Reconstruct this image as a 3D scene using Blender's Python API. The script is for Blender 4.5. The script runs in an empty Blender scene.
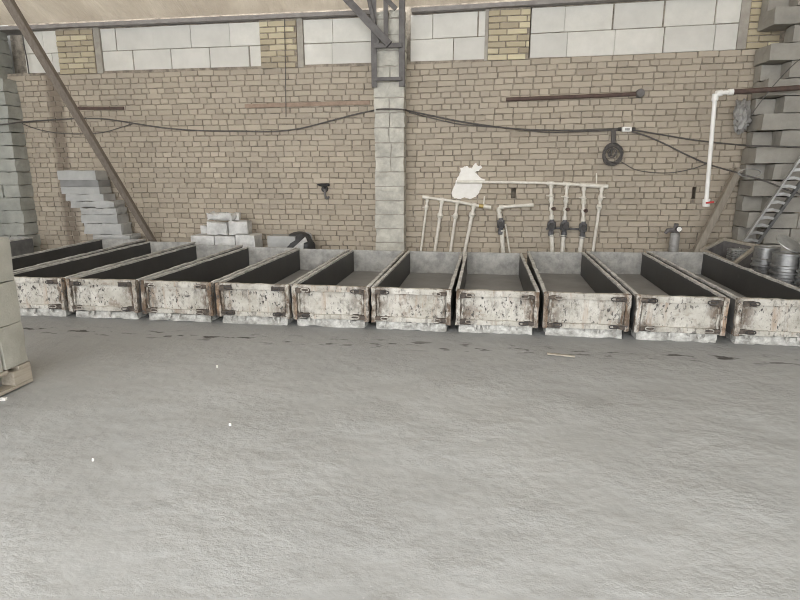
import bpy, math, random
from mathutils import Vector, Matrix, noise

S = bpy.context.scene
COL = S.collection
R = math.radians
rnd = random.Random(7)

# ------------------------------------------------------------------ camera
F = 560.0
PITCH = math.atan(128 / F)
YAW = math.atan(80 * math.cos(PITCH) / F)
EYE = Vector((0, 0, 1.4))
FW = Vector((-math.sin(YAW) * math.cos(PITCH), math.cos(YAW) * math.cos(PITCH), -math.sin(PITCH)))
RT = Vector((math.cos(YAW), math.sin(YAW), 0))
UP = RT.cross(FW)
cam = bpy.data.cameras.new('camera')
cam.sensor_width = 36
cam.lens = F * 36 / 800
cam.clip_start = 0.05
camo = bpy.data.objects.new('camera', cam)
COL.objects.link(camo)
camo.location = EYE
camo.rotation_euler = Matrix((RT, UP, -FW)).transposed().to_euler()
S.camera = camo


def ray(x, y):
    return FW + RT * ((x - 400) / F) + UP * ((300 - y) / F)


WY, WS = 8.25, -0.02            # the brick wall: Y = WY + WS * X


def wp(x, y, off=0.0):
    """point of the brick wall (or a plane off metres in front of it) at a measured position"""
    d = ray(x, y)
    t = (WY - off) / (d.y - WS * d.x)
    return EYE + d * t


def yp(x, y, Y):
    d = ray(x, y)
    return EYE + d * (Y / d.y)


def zp(x, y, z):
    d = ray(x, y)
    return EYE + d * ((z - EYE.z) / d.z)


def wall(x, z, off=0.0):
    return Vector((x, WY + WS * x - off, z))


# ------------------------------------------------------------------ materials
def node(nt, t, **kw):
    n = nt.nodes.new(t)
    for k, v in kw.items():
        if k.startswith('i_'):
            n.inputs[k[2:].replace('_', ' ')].default_value = v
        else:
            setattr(n, k, v)
    return n


def rgba(c):
    return (c[0], c[1], c[2], 1)


def ramp(nt, fac, stops):
    n = nt.nodes.new('ShaderNodeValToRGB')
    el = n.color_ramp.elements
    while len(el) < len(stops):
        el.new(0.5)
    for e, (p, c) in zip(el, stops):
        e.position = p
        e.color = rgba(c) if not isinstance(c, (int, float)) else (c, c, c, 1)
    nt.links.new(fac, n.inputs[0])
    return n.outputs[0]


def mix(nt, fac, a, b, mode='MIX'):
    n = nt.nodes.new('ShaderNodeMix')
    n.data_type = 'RGBA'
    n.blend_type = mode
    for s, v in ((0, fac), (6, a), (7, b)):
        if isinstance(v, (int, float)):
            n.inputs[s].default_value = v
        elif isinstance(v, tuple):
            n.inputs[s].default_value = rgba(v)
        else:
            nt.links.new(v, n.inputs[s])
    return n.outputs[2]


def coords(nt, scale=(1, 1, 1), rand=True):
    """object coordinates, shifted per object so that copies differ"""
    tc = node(nt, 'ShaderNodeTexCoord')
    mp = node(nt, 'ShaderNodeMapping')
    mp.inputs['Scale'].default_value = scale
    nt.links.new(tc.outputs['Object'], mp.inputs['Vector'])
    if rand:
        oi = node(nt, 'ShaderNodeObjectInfo')
        m = node(nt, 'ShaderNodeMath', operation='MULTIPLY')
        m.inputs[1].default_value = 57.0
        nt.links.new(oi.outputs['Random'], m.inputs[0])
        cb = node(nt, 'ShaderNodeCombineXYZ')
        for k in range(3):
            nt.links.new(m.outputs[0], cb.inputs[k])
        nt.links.new(cb.outputs[0], mp.inputs['Location'])
    return mp.outputs[0]


def noi(nt, vec, scale, detail=4, rough=0.6):
    n = node(nt, 'ShaderNodeTexNoise')
    n.inputs['Scale'].default_value = scale
    n.inputs['Detail'].default_value = detail
    n.inputs['Roughness'].default_value = rough
    nt.links.new(vec, n.inputs['Vector'])
    return n.outputs[0]


def bump(nt, bsdf, h, strength=0.4, dist=0.01):
    b = node(nt, 'ShaderNodeBump')
    b.inputs['Strength'].default_value = strength
    b.inputs['Distance'].default_value = dist
    nt.links.new(h, b.inputs['Height'])
    nt.links.new(b.outputs[0], bsdf.inputs['Normal'])


def newmat(name):
    m = bpy.data.materials.new(name)
    m.use_nodes = True
    return m, m.node_tree, m.node_tree.nodes['Principled BSDF']


def plain(name, c, c2=None, rough=0.8, metal=0.0, scale=6.0, bscale=60.0, bs=0.25, bd=0.004, spec=0.3):
    """mottled two-tone material with fine grain"""
    m, nt, b = newmat(name)
    v = coords(nt)
    c2 = c2 or tuple(x * 0.75 for x in c)
    f = noi(nt, v, scale, 6, 0.65)
    nt.links.new(ramp(nt, f, [(0.35, c2), (0.65, c)]), b.inputs['Base Color'])
    b.inputs['Roughness'].default_value = rough
    b.inputs['Metallic'].default_value = metal
    b.inputs['Specular IOR Level'].default_value = spec
    bump(nt, b, noi(nt, v, bscale, 4, 0.6), bs, bd)
    return m


M = {}
M['white_block'] = plain('white_block', (0.75, 0.73, 0.675), (0.64, 0.625, 0.575), scale=3, bscale=90)
M['grey_block'] = plain('grey_block', (0.45, 0.445, 0.42), (0.33, 0.33, 0.31), scale=4, bscale=50, bs=0.4, bd=0.006)
M['pier_block'] = plain('pier_block', (0.42, 0.42, 0.38), (0.30, 0.305, 0.275), scale=3, bscale=50, bs=0.5, bd=0.008)
M['pillar_block'] = plain('pillar_block', (0.62, 0.60, 0.53), (0.42, 0.405, 0.36), scale=6, bscale=40, bs=0.6, bd=0.01)
M['tooth_block'] = plain('tooth_block', (0.37, 0.35, 0.31), (0.28, 0.265, 0.235), scale=3, bscale=50, bs=0.4, bd=0.006)
M['pallet_block'] = plain('pallet_block', (0.47, 0.455, 0.395), (0.37, 0.36, 0.31), scale=5, bscale=70, bs=0.4, bd=0.006)
M['slab'] = plain('slab', (0.47, 0.47, 0.455), (0.38, 0.38, 0.37), scale=4, bscale=50, bs=0.4, bd=0.005)
M['slab_dark'] = plain('slab_dark', (0.27, 0.27, 0.265), (0.22, 0.22, 0.215), scale=4, bscale=50, bs=0.4, bd=0.005)
_m, _nt, _b = M['white_block'], M['white_block'].node_tree, M['white_block'].node_tree.nodes['Principled BSDF']
_l = _b.inputs['Base Color'].links[0].from_socket
_at = node(_nt, 'ShaderNodeAttribute', attribute_name='tint')
_nt.links.new(mix(_nt, ramp(_nt, _at.outputs['Fac'], [(0.3, 0.0), (1.0, 0.55)]), _l, (0.53, 0.52, 0.49)), _b.inputs['Base Color'])
M['mortar'] = plain('mortar', (0.40, 0.35, 0.285), (0.15, 0.13, 0.105), scale=9, bscale=70, bs=0.5, bd=0.01)
M['plaster'] = plain('plaster', (0.92, 0.90, 0.86), (0.85, 0.83, 0.78), scale=12, bscale=80)
M['render_grey'] = plain('render_grey', (0.42, 0.39, 0.34), (0.32, 0.295, 0.26), scale=9, bscale=60, bs=0.5)
M['pvc'] = plain('pvc', (0.80, 0.77, 0.70), (0.66, 0.62, 0.54), rough=0.45, scale=14, bs=0.05, spec=0.5)
M['pvc_white'] = plain('pvc_white', (0.90, 0.89, 0.86), (0.82, 0.81, 0.77), rough=0.4, scale=6, bs=0.03, spec=0.5)
M['meter'] = plain('meter', (0.17, 0.17, 0.175), (0.06, 0.06, 0.065), rough=0.5, scale=20, bs=0.2)
M['latch_rust'] = plain('latch_rust', (0.13, 0.105, 0.085), (0.05, 0.045, 0.042), rough=0.8, scale=25, bs=0.4)
M['trim_board'] = plain('trim_board', (0.33, 0.31, 0.295), (0.24, 0.22, 0.21), rough=0.8, scale=6, bs=0.3)
M['can_metal'] = plain('can_metal', (0.42, 0.42, 0.415), (0.22, 0.22, 0.22), rough=0.36, metal=0.7, scale=8, bs=0.15, spec=0.5)
M['brass'] = plain('brass', (0.55, 0.42, 0.16), (0.40, 0.30, 0.12), rough=0.4, metal=0.6, scale=20, bs=0.1)
M['steel_grey'] = plain('steel_grey', (0.175, 0.165, 0.16), (0.11, 0.103, 0.10), rough=0.6, scale=8, bs=0.1)
M['steel_dark'] = plain('steel_dark', (0.075, 0.07, 0.068), (0.04, 0.038, 0.037), rough=0.6, scale=12, bs=0.2)
M['galv'] = plain('galv', (0.56, 0.56, 0.545), (0.36, 0.36, 0.35), rough=0.4, metal=0.55, scale=9, bs=0.1, spec=0.5)
M['ladder_shaded'] = plain('ladder_shaded', (0.17, 0.17, 0.165), (0.10, 0.10, 0.10), rough=0.5, metal=0.3, scale=12, bs=0.1)  # darker copy of the ladder metal, shade painted into one rail
M['rust'] = plain('rust', (0.38, 0.285, 0.22), (0.27, 0.195, 0.15), rough=0.85, scale=14, bs=0.4)
M['rust_dark'] = plain('rust_dark', (0.13, 0.085, 0.07), (0.085, 0.06, 0.052), rough=0.7, scale=14, bs=0.3)
M['cable'] = plain('cable', (0.13, 0.12, 0.11), (0.08, 0.074, 0.07), rough=0.6, scale=20, bs=0.05)
M['bag'] = plain('bag', (0.045, 0.045, 0.047), (0.03, 0.03, 0.032), rough=0.35, scale=10, bs=0.3, spec=0.5)
M['film_grey'] = plain('film_grey', (0.36, 0.35, 0.33), (0.22, 0.215, 0.205), rough=0.4, scale=14, bs=0.3, spec=0.5)
M['red'] = plain('red', (0.6, 0.07, 0.06), (0.5, 0.05, 0.05), rough=0.4, bs=0.02)
M['black'] = plain('black', (0.03, 0.03, 0.03), (0.02, 0.02, 0.02), rough=0.5, bs=0.02)
M['crust'] = plain('crust', (0.62, 0.605, 0.57), (0.17, 0.16, 0.15), rough=0.9, scale=16, bscale=55, bs=0.8, bd=0.012)


def paint_mat(name, rusty=0.5, specks=1.0):
    """old white paint with concrete splashes, black specks, runs and rust"""
    m, nt, b = newmat(name)
    v = coords(nt)
    base = ramp(nt, noi(nt, v, 5, 5, 0.65), [(0.3, (0.37, 0.345, 0.295)), (0.7, (0.62, 0.60, 0.55))])
    st = noi(nt, coords(nt, (14, 14, 1.6)), 1.2, 4, 0.6)
    c = mix(nt, ramp(nt, st, [(0.62 - .1 * min(rusty, 1.3), 0.0), (0.74 - .06 * min(rusty, 1.3), min(1, 0.55 * rusty + 0.15))]), base, (0.32, 0.20, 0.12))
    p = noi(nt, v, 4.2, 4, 0.7)
    c = mix(nt, ramp(nt, p, [(0.58, 0.0), (0.68, min(1, 0.85 * rusty))]), c, (0.17, 0.115, 0.08))
    sp = noi(nt, coords(nt, (1, 1, .6)), 40, 3, 0.6)
    msk = noi(nt, v, 3.5, 2, 0.5)
    xs_ = node(nt, 'ShaderNodeSeparateXYZ')
    nt.links.new(coords(nt, rand=False), xs_.inputs[0])
    ax = node(nt, 'ShaderNodeMath', operation='ABSOLUTE')
    nt.links.new(xs_.outputs[0], ax.inputs[0])
    g1 = noi(nt, coords(nt, (1, 1, .7)), 9, 5, 0.7)
    gg = node(nt, 'ShaderNodeMath', operation='MULTIPLY')
    nt.links.new(ramp(nt, ax.outputs[0], [(0.15, 0.0), (0.29, 1.0)]), gg.inputs[0])
    nt.links.new(ramp(nt, g1, [(0.44, 0.0), (0.58, 0.95)]), gg.inputs[1])
    c = mix(nt, gg.outputs[0], c, (0.115, 0.078, 0.052))
    g2 = noi(nt, coords(nt, (1, 1, .55)), 15, 5, 0.75)
    c = mix(nt, ramp(nt, g2, [(0.52, 0.0), (0.66, 0.7)]), c, (0.20, 0.185, 0.165))
    f = node(nt, 'ShaderNodeMath', operation='MULTIPLY')
    nt.links.new(ramp(nt, sp, [(0.57, 0.0), (0.63, specks)]), f.inputs[0])
    nt.links.new(ramp(nt, msk, [(0.40, 0.25), (0.55, 1.0)]), f.inputs[1])
    c = mix(nt, f.outputs[0], c, (0.085, 0.08, 0.075))
    nt.links.new(c, b.inputs['Base Color'])
    b.inputs['Roughness'].default_value = 0.75
    b.inputs['Specular IOR Level'].default_value = 0.3
    bump(nt, b, noi(nt, v, 40, 4, 0.65), 0.5, 0.008)
    return m


M['base_crust'] = plain('base_crust', (0.72, 0.71, 0.67), (0.30, 0.29, 0.265), rough=0.9, scale=13, bscale=50, bs=0.7, bd=0.01)
M['rim'] = plain('rim', (0.66, 0.65, 0.62), (0.36, 0.355, 0.34), rough=0.85, scale=9, bscale=60, bs=0.4, bd=0.006)
M['outer'] = plain('outer', (0.20, 0.198, 0.19), (0.13, 0.128, 0.125), rough=0.8, scale=6, bscale=40, bs=0.4)
M['mould_floor'] = plain('mould_floor', (0.30, 0.297, 0.29), (0.245, 0.242, 0.235), rough=0.75, scale=3, bscale=50, bs=0.3)
M['mould_end'] = plain('mould_end', (0.50, 0.49, 0.46), (0.30, 0.295, 0.28), rough=0.9, scale=9, bscale=40, bs=0.6, bd=0.01)


def wood(name, c, c2, axis=0):
    m, nt, b = newmat(name)
    sc = [22, 22, 22]
    sc[axis] = 1.4
    v = coords(nt, tuple(sc))
    f = noi(nt, v, 1.6, 6, 0.7)
    nt.links.new(ramp(nt, f, [(0.3, c2), (0.68, c)]), b.inputs['Base Color'])
    b.inputs['Roughness'].default_value = 0.85
    b.inputs['Specular IOR Level'].default_value = 0.2
    bump(nt, b, f, 0.4, 0.006)
    return m


M['pole_wood'] = wood('pole_wood', (0.24, 0.205, 0.17), (0.15, 0.125, 0.105), 2)
M['timber'] = wood('timber', (0.35, 0.315, 0.26), (0.23, 0.20, 0.165), 2)
M['pallet_wood'] = wood('pallet_wood', (0.50, 0.45, 0.37), (0.33, 0.29, 0.235), 1)
M['bin_wood'] = wood('bin_wood', (0.42, 0.385, 0.32), (0.28, 0.25, 0.21), 0)


def brick_mat(name, stops, dark_streak=True):
    """each brick carries its own shade in the attribute 'tint'"""
    m, nt, b = newmat(name)
    at = node(nt, 'ShaderNodeAttribute', attribute_name='tint')
    v = coords(nt, rand=False)
    c = ramp(nt, at.outputs['Fac'], stops)
    big = noi(nt, v, 0.9, 5, 0.6)
    c = mix(nt, ramp(nt, big, [(0.42, 0.0), (0.68, 0.5)]), c, (0.37, 0.325, 0.27))
    fine = noi(nt, v, 28, 5, 0.7)
    c = mix(nt, ramp(nt, fine, [(0.55, 0.0), (0.8, 0.55)]), c, (0.52, 0.48, 0.42))
    if dark_streak:
        # dark streak running down the wall near its end, with ragged edges
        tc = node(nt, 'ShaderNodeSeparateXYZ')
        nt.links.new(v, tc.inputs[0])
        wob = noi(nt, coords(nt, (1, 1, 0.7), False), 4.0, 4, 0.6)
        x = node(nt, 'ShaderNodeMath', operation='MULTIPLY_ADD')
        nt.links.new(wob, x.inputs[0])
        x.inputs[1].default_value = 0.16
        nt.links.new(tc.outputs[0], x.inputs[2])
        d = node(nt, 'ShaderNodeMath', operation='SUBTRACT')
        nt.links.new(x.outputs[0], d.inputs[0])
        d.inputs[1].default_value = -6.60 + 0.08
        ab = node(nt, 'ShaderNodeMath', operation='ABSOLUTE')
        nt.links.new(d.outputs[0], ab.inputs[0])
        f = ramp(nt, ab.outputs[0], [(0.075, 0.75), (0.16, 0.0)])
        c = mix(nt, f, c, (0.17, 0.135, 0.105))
    nt.links.new(c, b.inputs['Base Color'])
    b.inputs['Roughness'].default_value = 0.92
    b.inputs['Specular IOR Level'].default_value = 0.15
    bump(nt, b, noi(nt, v, 45, 5, 0.65), 0.45, 0.006)
    return m


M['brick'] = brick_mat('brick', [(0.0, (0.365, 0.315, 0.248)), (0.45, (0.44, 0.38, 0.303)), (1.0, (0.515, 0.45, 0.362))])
M['brick_yellow'] = brick_mat('brick_yellow', [(0.0, (0.34, 0.29, 0.21)), (0.4, (0.48, 0.41, 0.28)), (1.0, (0.68, 0.61, 0.42))], False)


def floor_mat():
    m, nt, b = newmat('concrete_floor')
    v = coords(nt, rand=False)
    a = noi(nt, v, 0.55, 5, 0.6)
    c = ramp(nt, a, [(0.3, (0.345, 0.35, 0.347)), (0.7, (0.46, 0.467, 0.463))])
    g = noi(nt, v, 9, 6, 0.7)
    c = mix(nt, ramp(nt, g, [(0.52, 0.0), (0.78, 0.45)]), c, (0.25, 0.255, 0.255))
    s = noi(nt, v, 70, 3, 0.6)
    c = mix(nt, ramp(nt, s, [(0.66, 0.0), (0.74, 0.5)]), c, (0.68, 0.68, 0.67))
    # daylight falloff painted in: floor colour darkens toward the mould fronts
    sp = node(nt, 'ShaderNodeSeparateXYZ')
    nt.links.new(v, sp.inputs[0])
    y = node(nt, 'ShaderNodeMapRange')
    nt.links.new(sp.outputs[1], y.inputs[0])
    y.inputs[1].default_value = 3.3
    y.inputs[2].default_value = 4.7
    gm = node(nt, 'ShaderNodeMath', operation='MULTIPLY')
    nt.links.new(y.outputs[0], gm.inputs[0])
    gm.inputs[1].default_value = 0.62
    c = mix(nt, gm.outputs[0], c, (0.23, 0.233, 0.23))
    # dark oily drops in the line under the mould lips
    band = node(nt, 'ShaderNodeMath', operation='SUBTRACT')
    nt.links.new(sp.outputs[1], band.inputs[0])
    band.inputs[1].default_value = 4.42
    ab = node(nt, 'ShaderNodeMath', operation='ABSOLUTE')
    nt.links.new(band.outputs[0], ab.inputs[0])
    bf = ramp(nt, ab.outputs[0], [(0.03, 1.0), (0.17, 0.0)])
    dn = noi(nt, coords(nt, (1, 2.2, 1), False), 5.5, 3, 0.55)
    df = ramp(nt, dn, [(0.58, 0.0), (0.64, 1.0)])
    mm = node(nt, 'ShaderNodeMath', operation='MULTIPLY')
    nt.links.new(bf, mm.inputs[0])
    nt.links.new(df, mm.inputs[1])
    c = mix(nt, mm.outputs[0], c, (0.06, 0.057, 0.053))
    nt.links.new(c, b.inputs['Base Color'])
    b.inputs['Roughness'].default_value = 0.62
    b.inputs['Specular IOR Level'].default_value = 0.35
    h1 = noi(nt, v, 6, 6, 0.64)
    h2 = noi(nt, coords(nt, (1.0, 1.7, 1), False), 22, 5, 0.7)
    ad = node(nt, 'ShaderNodeMath', operation='MULTIPLY_ADD')
    nt.links.new(h2, ad.inputs[0])
    ad.inputs[1].default_value = 0.35
    nt.links.new(h1, ad.inputs[2])
    mk = ramp(nt, noi(nt, v, 1.3, 4, 0.6), [(0.40, 0.2), (0.66, 1.0)])
    mm2 = node(nt, 'ShaderNodeMath', operation='MULTIPLY')
    nt.links.new(ad.outputs[0], mm2.inputs[0])
    nt.links.new(mk, mm2.inputs[1])
    bump(nt, b, mm2.outputs[0], 0.5, 0.045)
    return m


M['floor'] = floor_mat()


M['paint'] = paint_mat('old_white_paint', 0.75, 1.0)
M['paint_post'] = paint_mat('rusty_post_paint', 1.9, 1.0)
M['paint_clean'] = paint_mat('splashed_white_paint', 0.6, 0.7)


def dark_side_mat():
    m, nt, b = newmat('oiled_steel')
    v = coords(nt)
    c = ramp(nt, noi(nt, v, 2.5, 5, 0.6), [(0.3, (0.050, 0.049, 0.048)), (0.7, (0.070, 0.069, 0.067))])
    s = noi(nt, v, 6, 5, 0.7)
    c = mix(nt, ramp(nt, s, [(0.66, 0.0), (0.8, 0.5)]), c, (0.15, 0.15, 0.145))
    nt.links.new(c, b.inputs['Base Color'])
    b.inputs['Roughness'].default_value = 0.5
    b.inputs['Specular IOR Level'].default_value = 0.35
    bump(nt, b, noi(nt, v, 12, 4, 0.6), 0.1, 0.01)
    return m


M['oiled'] = dark_side_mat()


def film_mat():
    """slack translucent tan film under the roof"""
    m, nt, b = newmat('roof_film')
    v = coords(nt, (1, 1, 1), False)
    f = noi(nt, coords(nt, (1.6, 0.8, 1), False), 1.3, 5, 0.6)
    c = ramp(nt, f, [(0.3, (0.40, 0.335, 0.26)), (0.7, (0.60, 0.525, 0.42))])
    nt.links.new(c, b.inputs['Base Color'])
    b.inputs['Roughness'].default_value = 0.3
    tr = node(nt, 'ShaderNodeBsdfTranslucent')
    nt.links.new(c, tr.inputs['Color'])
    mx = node(nt, 'ShaderNodeMixShader')
    mx.inputs[0].default_value = 0.13
    out = nt.nodes['Material Output']
    nt.links.new(b.outputs[0], mx.inputs[1])
    nt.links.new(tr.outputs[0], mx.inputs[2])
    nt.links.new(mx.outputs[0], out.inputs['Surface'])
    bump(nt, b, noi(nt, coords(nt, (7, 1.2, 1), False), 1.5, 4, 0.6), 0.8, 0.06)
    return m


M['film'] = film_mat()


# ------------------------------------------------------------------ mesh helper
class MB:
    def __init__(self):
        self.v, self.f, self.t = [], [], []

    def quadbox(self, c, tint=0.5):
        """eight corners: bottom four counter-clockwise, then top four"""
        k = len(self.v)
        self.v += [tuple(p) for p in c]
        for q in ((3, 2, 1, 0), (4, 5, 6, 7), (0, 1, 5, 4), (1, 2, 6, 5), (2, 3, 7, 6), (3, 0, 4, 7)):
            self.f.append(tuple(k + i for i in q))
            self.t.append(tint)
        return self

    def box(self, x0, x1, y0, y1, z0, z1, tint=0.5):
        return self.quadbox([(x0, y0, z0), (x1, y0, z0), (x1, y1, z0), (x0, y1, z0),
                             (x0, y0, z1), (x1, y0, z1), (x1, y1, z1), (x0, y1, z1)], tint)

    def beam(self, p, q, w, h, up=(0, 0, 1), w2=None, h2=None):
        """rectangular bar from p to q"""
        p, q = Vector(p), Vector(q)
        d = (q - p).normalized()
        s = d.cross(Vector(up))
        if s.length < 1e-4:
            s = d.cross(Vector((1, 0, 0)))
        s.normalize()
        u = s.cross(d).normalized()
        c = []
        for e, ww, hh in ((p, w, h), (q, w2 or w, h2 or h)):
            c += [e - s * ww / 2 - u * hh / 2, e + s * ww / 2 - u * hh / 2, e + s * ww / 2 + u * hh / 2, e - s * ww / 2 + u * hh / 2]
        return self.quadbox(c)

    def tube(self, pts, r, n=10, closed=False):
        pts = [Vector(p) for p in pts]
        m = len(pts)
        rr = r if isinstance(r, (list, tuple)) else [r] * m
        k = len(self.v)
        ref = None
        for i, p in enumerate(pts):
            a = pts[(i - 1) % m] if (i or closed) else p
            b = pts[(i + 1) % m] if (i < m - 1 or closed) else p
            d = (b - a).normalized()
            if ref is None:
                ref = d.cross(Vector((0, 0, 1)))
                if ref.length < 0.05:
                    ref = d.cross(Vector((0, 1, 0)))
            ref = (ref - d * ref.dot(d)).normalized()
            w = d.cross(ref)
            for j in range(n):
                t = 2 * math.pi * j / n
                self.v.append(tuple(p + (ref * math.cos(t) + w * math.sin(t)) * rr[i]))
        for i in range(m if closed else m - 1):
            i2 = (i + 1) % m
            for j in range(n):
                j2 = (j + 1) % n
                self.f.append((k + i * n + j, k + i * n + j2, k + i2 * n + j2, k + i2 * n + j))
                self.t.append(0.5)
        if not closed:
            self.f.append(tuple(k + j for j in reversed(range(n))))
            self.f.append(tuple(k + (m - 1) * n + j for j in range(n)))
            self.t += [0.5, 0.5]
        return self

    def rough(self, x0, x1, y0, y1, z0, z1, cell=0.06, amp=0.012, seed=0.0, sc=7.0, M4=None):
        """box with a gridded, knocked-about surface"""
        nx = max(2, round((x1 - x0) / cell))
        ny = max(2, round((y1 - y0) / cell))
        nz = max(2, round((z1 - z0) / cell))
        nx, ny, nz = min(nx, 60), min(ny, 60), min(nz, 60)
        idx = {}

        def vert(i, j, l):
            if (i, j, l) not in idx:
                p = Vector((x0 + (x1 - x0) * i / nx, y0 + (y1 - y0) * j / ny, z0 + (z1 - z0) * l / nz))
                q = p * sc + Vector((seed, seed * 1.7, -seed))
                d = Vector((noise.noise(q), noise.noise(q + Vector((31, 0, 0))), noise.noise(q + Vector((0, 57, 0)))))
                e = (i in (0, nx)) + (j in (0, ny)) + (l in (0, nz))
                p2 = p + d * amp * (1.0 if e < 2 else 1.5)
                if e >= 2:
                    cc = Vector(((x0 + x1) / 2, (y0 + y1) / 2, (z0 + z1) / 2))
                    p2 += (cc - p).normalized() * amp * (0.5 + abs(d.x) * 1.5)
                if l == 0:
                    p2.z = max(p2.z, z0)
                if M4 is not None:
                    p2 = M4 @ p2
                idx[(i, j, l)] = len(self.v)
                self.v.append(tuple(p2))
            return idx[(i, j, l)]

        def quad(a, b, c, d):
            self.f.append((vert(*a), vert(*b), vert(*c), vert(*d)))
            self.t.append(0.5)
        for i in range(nx):
            for j in range(ny):
                quad((i, j + 1, 0), (i + 1, j + 1, 0), (i + 1, j, 0), (i, j, 0))
                quad((i, j, nz), (i + 1, j, nz), (i + 1, j + 1, nz), (i, j + 1, nz))
        for i in range(nx):
            for l in range(nz):
                quad((i, 0, l), (i + 1, 0, l), (i + 1, 0, l + 1), (i, 0, l + 1))
                quad((i, ny, l + 1), (i + 1, ny, l + 1), (i + 1, ny, l), (i, ny, l))
        for j in range(ny):
            for l in range(nz):
                quad((0, j, l + 1), (0, j + 1, l + 1), (0, j + 1, l), (0, j, l))
                quad((nx, j, l), (nx, j + 1, l), (nx, j + 1, l + 1), (nx, j, l + 1))
        return self

    def lathe(self, prof, n=24, org=(0, 0, 0)):
        k = len(self.v)
        o = Vector(org)
        for r, z in prof:
            for j in range(n):
                t = 2 * math.pi * j / n
                self.v.append((o.x + r * math.cos(t), o.y + r * math.sin(t), o.z + z))
        for i in range(len(prof) - 1):
            for j in range(n):
                j2 = (j + 1) % n
                self.f.append((k + i * n + j, k + i * n + j2, k + (i + 1) * n + j2, k + (i + 1) * n + j))
                self.t.append(0.5)
        self.f.append(tuple(k + j for j in reversed(range(n))))
        self.f.append(tuple(k + (len(prof) - 1) * n + j for j in range(n)))
        self.t += [0.5, 0.5]
        return self

    def build(self, name, mat, parent=None, smooth=False, bevel=0.0):
        me = bpy.data.meshes.new(name)
        org = Vector((0, 0, 0))
        vs = self.v
        if parent is not None:
            inv = parent_world(parent).inverted()
            vs = [tuple(inv @ Vector(p)) for p in vs] if self.world else vs
        me.from_pydata(vs, [], self.f)
        a = me.attributes.new('tint', 'FLOAT', 'FACE')
        a.data.foreach_set('value', self.t)
        me.materials.append(M[mat] if isinstance(mat, str) else mat)
        if smooth:
            me.polygons.foreach_set('use_smooth', [True] * len(me.polygons))
            me.set_sharp_from_angle(angle=R(40))
        o = bpy.data.objects.new(name, me)
        COL.objects.link(o)
        if parent is not None:
            o.parent = parent
        if bevel:
            b = o.modifiers.new('bevel', 'BEVEL')
            b.width = bevel
            b.segments = 2
        return o

    world = True        # vertices are in world space; a local-space builder sets False


class LB(MB):
    world = False       # vertices are already in the parent's space


def parent_world(o):
    m = o.matrix_basis.copy()
    while o.parent:
        o = o.parent
        m = o.matrix_basis @ m
    return m


def tag(o, label=None, cat=None, group=None, kind=None):
    for k, v in (('label', label), ('category', cat), ('group', group), ('kind', kind)):
        if v:
            o[k] = v
    return o


def thing(name, label, cat, loc=(0, 0, 0), rz=0.0, group=None):
    o = bpy.data.objects.new(name, None)
    o.empty_display_size = 0.1
    COL.objects.link(o)
    o.location = loc
    o.rotation_euler = (0, 0, rz)
    return tag(o, label, cat, group)


def centre(o):
    """move a top-level mesh's origin to the middle of its base"""
    vs = [v.co.copy() for v in o.data.vertices]
    c = Vector(((min(v.x for v in vs) + max(v.x for v in vs)) / 2, (min(v.y for v in vs) + max(v.y for v in vs)) / 2, min(v.z for v in vs)))
    o.data.transform(Matrix.Translation(-c))
    o.location = c
    return o


def smooth_path(pts, n=6):
    """Catmull-Rom through pts"""
    pts = [Vector(p) for p in pts]
    out = []
    for i in range(len(pts) - 1):
        p0, p1, p2, p3 = pts[max(i - 1, 0)], pts[i], pts[i + 1], pts[min(i + 2, len(pts) - 1)]
        for k in range(n):
            t = k / n
            out.append(0.5 * ((2 * p1) + (p2 - p0) * t + (2 * p0 - 5 * p1 + 4 * p2 - p3) * t * t + (3 * p1 - p0 - 3 * p2 + p3) * t ** 3))
    out.append(pts[-1])
    return out


# ------------------------------------------------------------------ setting: floor
b = MB()
NX, NY = 170, 190
X0, X1, Y0, Y1 = -9.0, 5.5, -7.0, 8.6
for j in range(NY + 1):
    for i in range(NX + 1):
        x = X0 + (X1 - X0) * i / NX
        y = Y0 + (Y1 - Y0) * j / NY
        w = min(1, max(0, (4.3 - y) / 0.8))
        z = (0.012 * noise.noise(Vector((x * 0.9, y * 0.9, 3))) + 0.009 * noise.noise(Vector((x * 3.1, y * 3.1, 7)))
             + 0.006 * noise.noise(Vector((x * 8, y * 8, 1)))) * w - 0.014 * w
        b.v.append((x, y, z))
for j in range(NY):
    for i in range(NX):
        k = j * (NX + 1) + i
        b.f.append((k, k + 1, k + NX + 2, k + NX + 1))
        b.t.append(0.5)
tag(b.build('floor', 'floor', smooth=True), kind='structure')

# ------------------------------------------------------------------ setting: brick wall with its infill band
LEDGE = lambda x: 2.865 + max(0.0, x + 1.0) * 0.014
PIL = (wp(374, 150, .25).x, wp(404.5, 150, .25).x)      # the block pillar's sides
holes = []
for (hx0, hx1, hy0, hy1) in ((511, 516, 188, 198), (691.5, 696.5, 187, 199)):
    p, q = wp(hx0, hy1), wp(hx1, hy0)
    holes.append((p.x, q.x, p.z, q.z))
# mortar bed, cut open at the two missing bricks
b = MB()
xs = sorted([-7.6, 4.6] + [h[0] for h in holes] + [h[1] for h in holes])
zs = sorted([0.0, 2.9] + [h[2] for h in holes] + [h[3] for h in holes])


def inhole(x, z):
    return any(h[0] < x < h[1] and h[2] < z < h[3] for h in holes)


def face(m, pts, tint=0.5):
    k = len(m.v)
    m.v += [tuple(p) for p in pts]
    m.f.append(tuple(range(k, k + len(pts))))
    m.t.append(tint)


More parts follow.
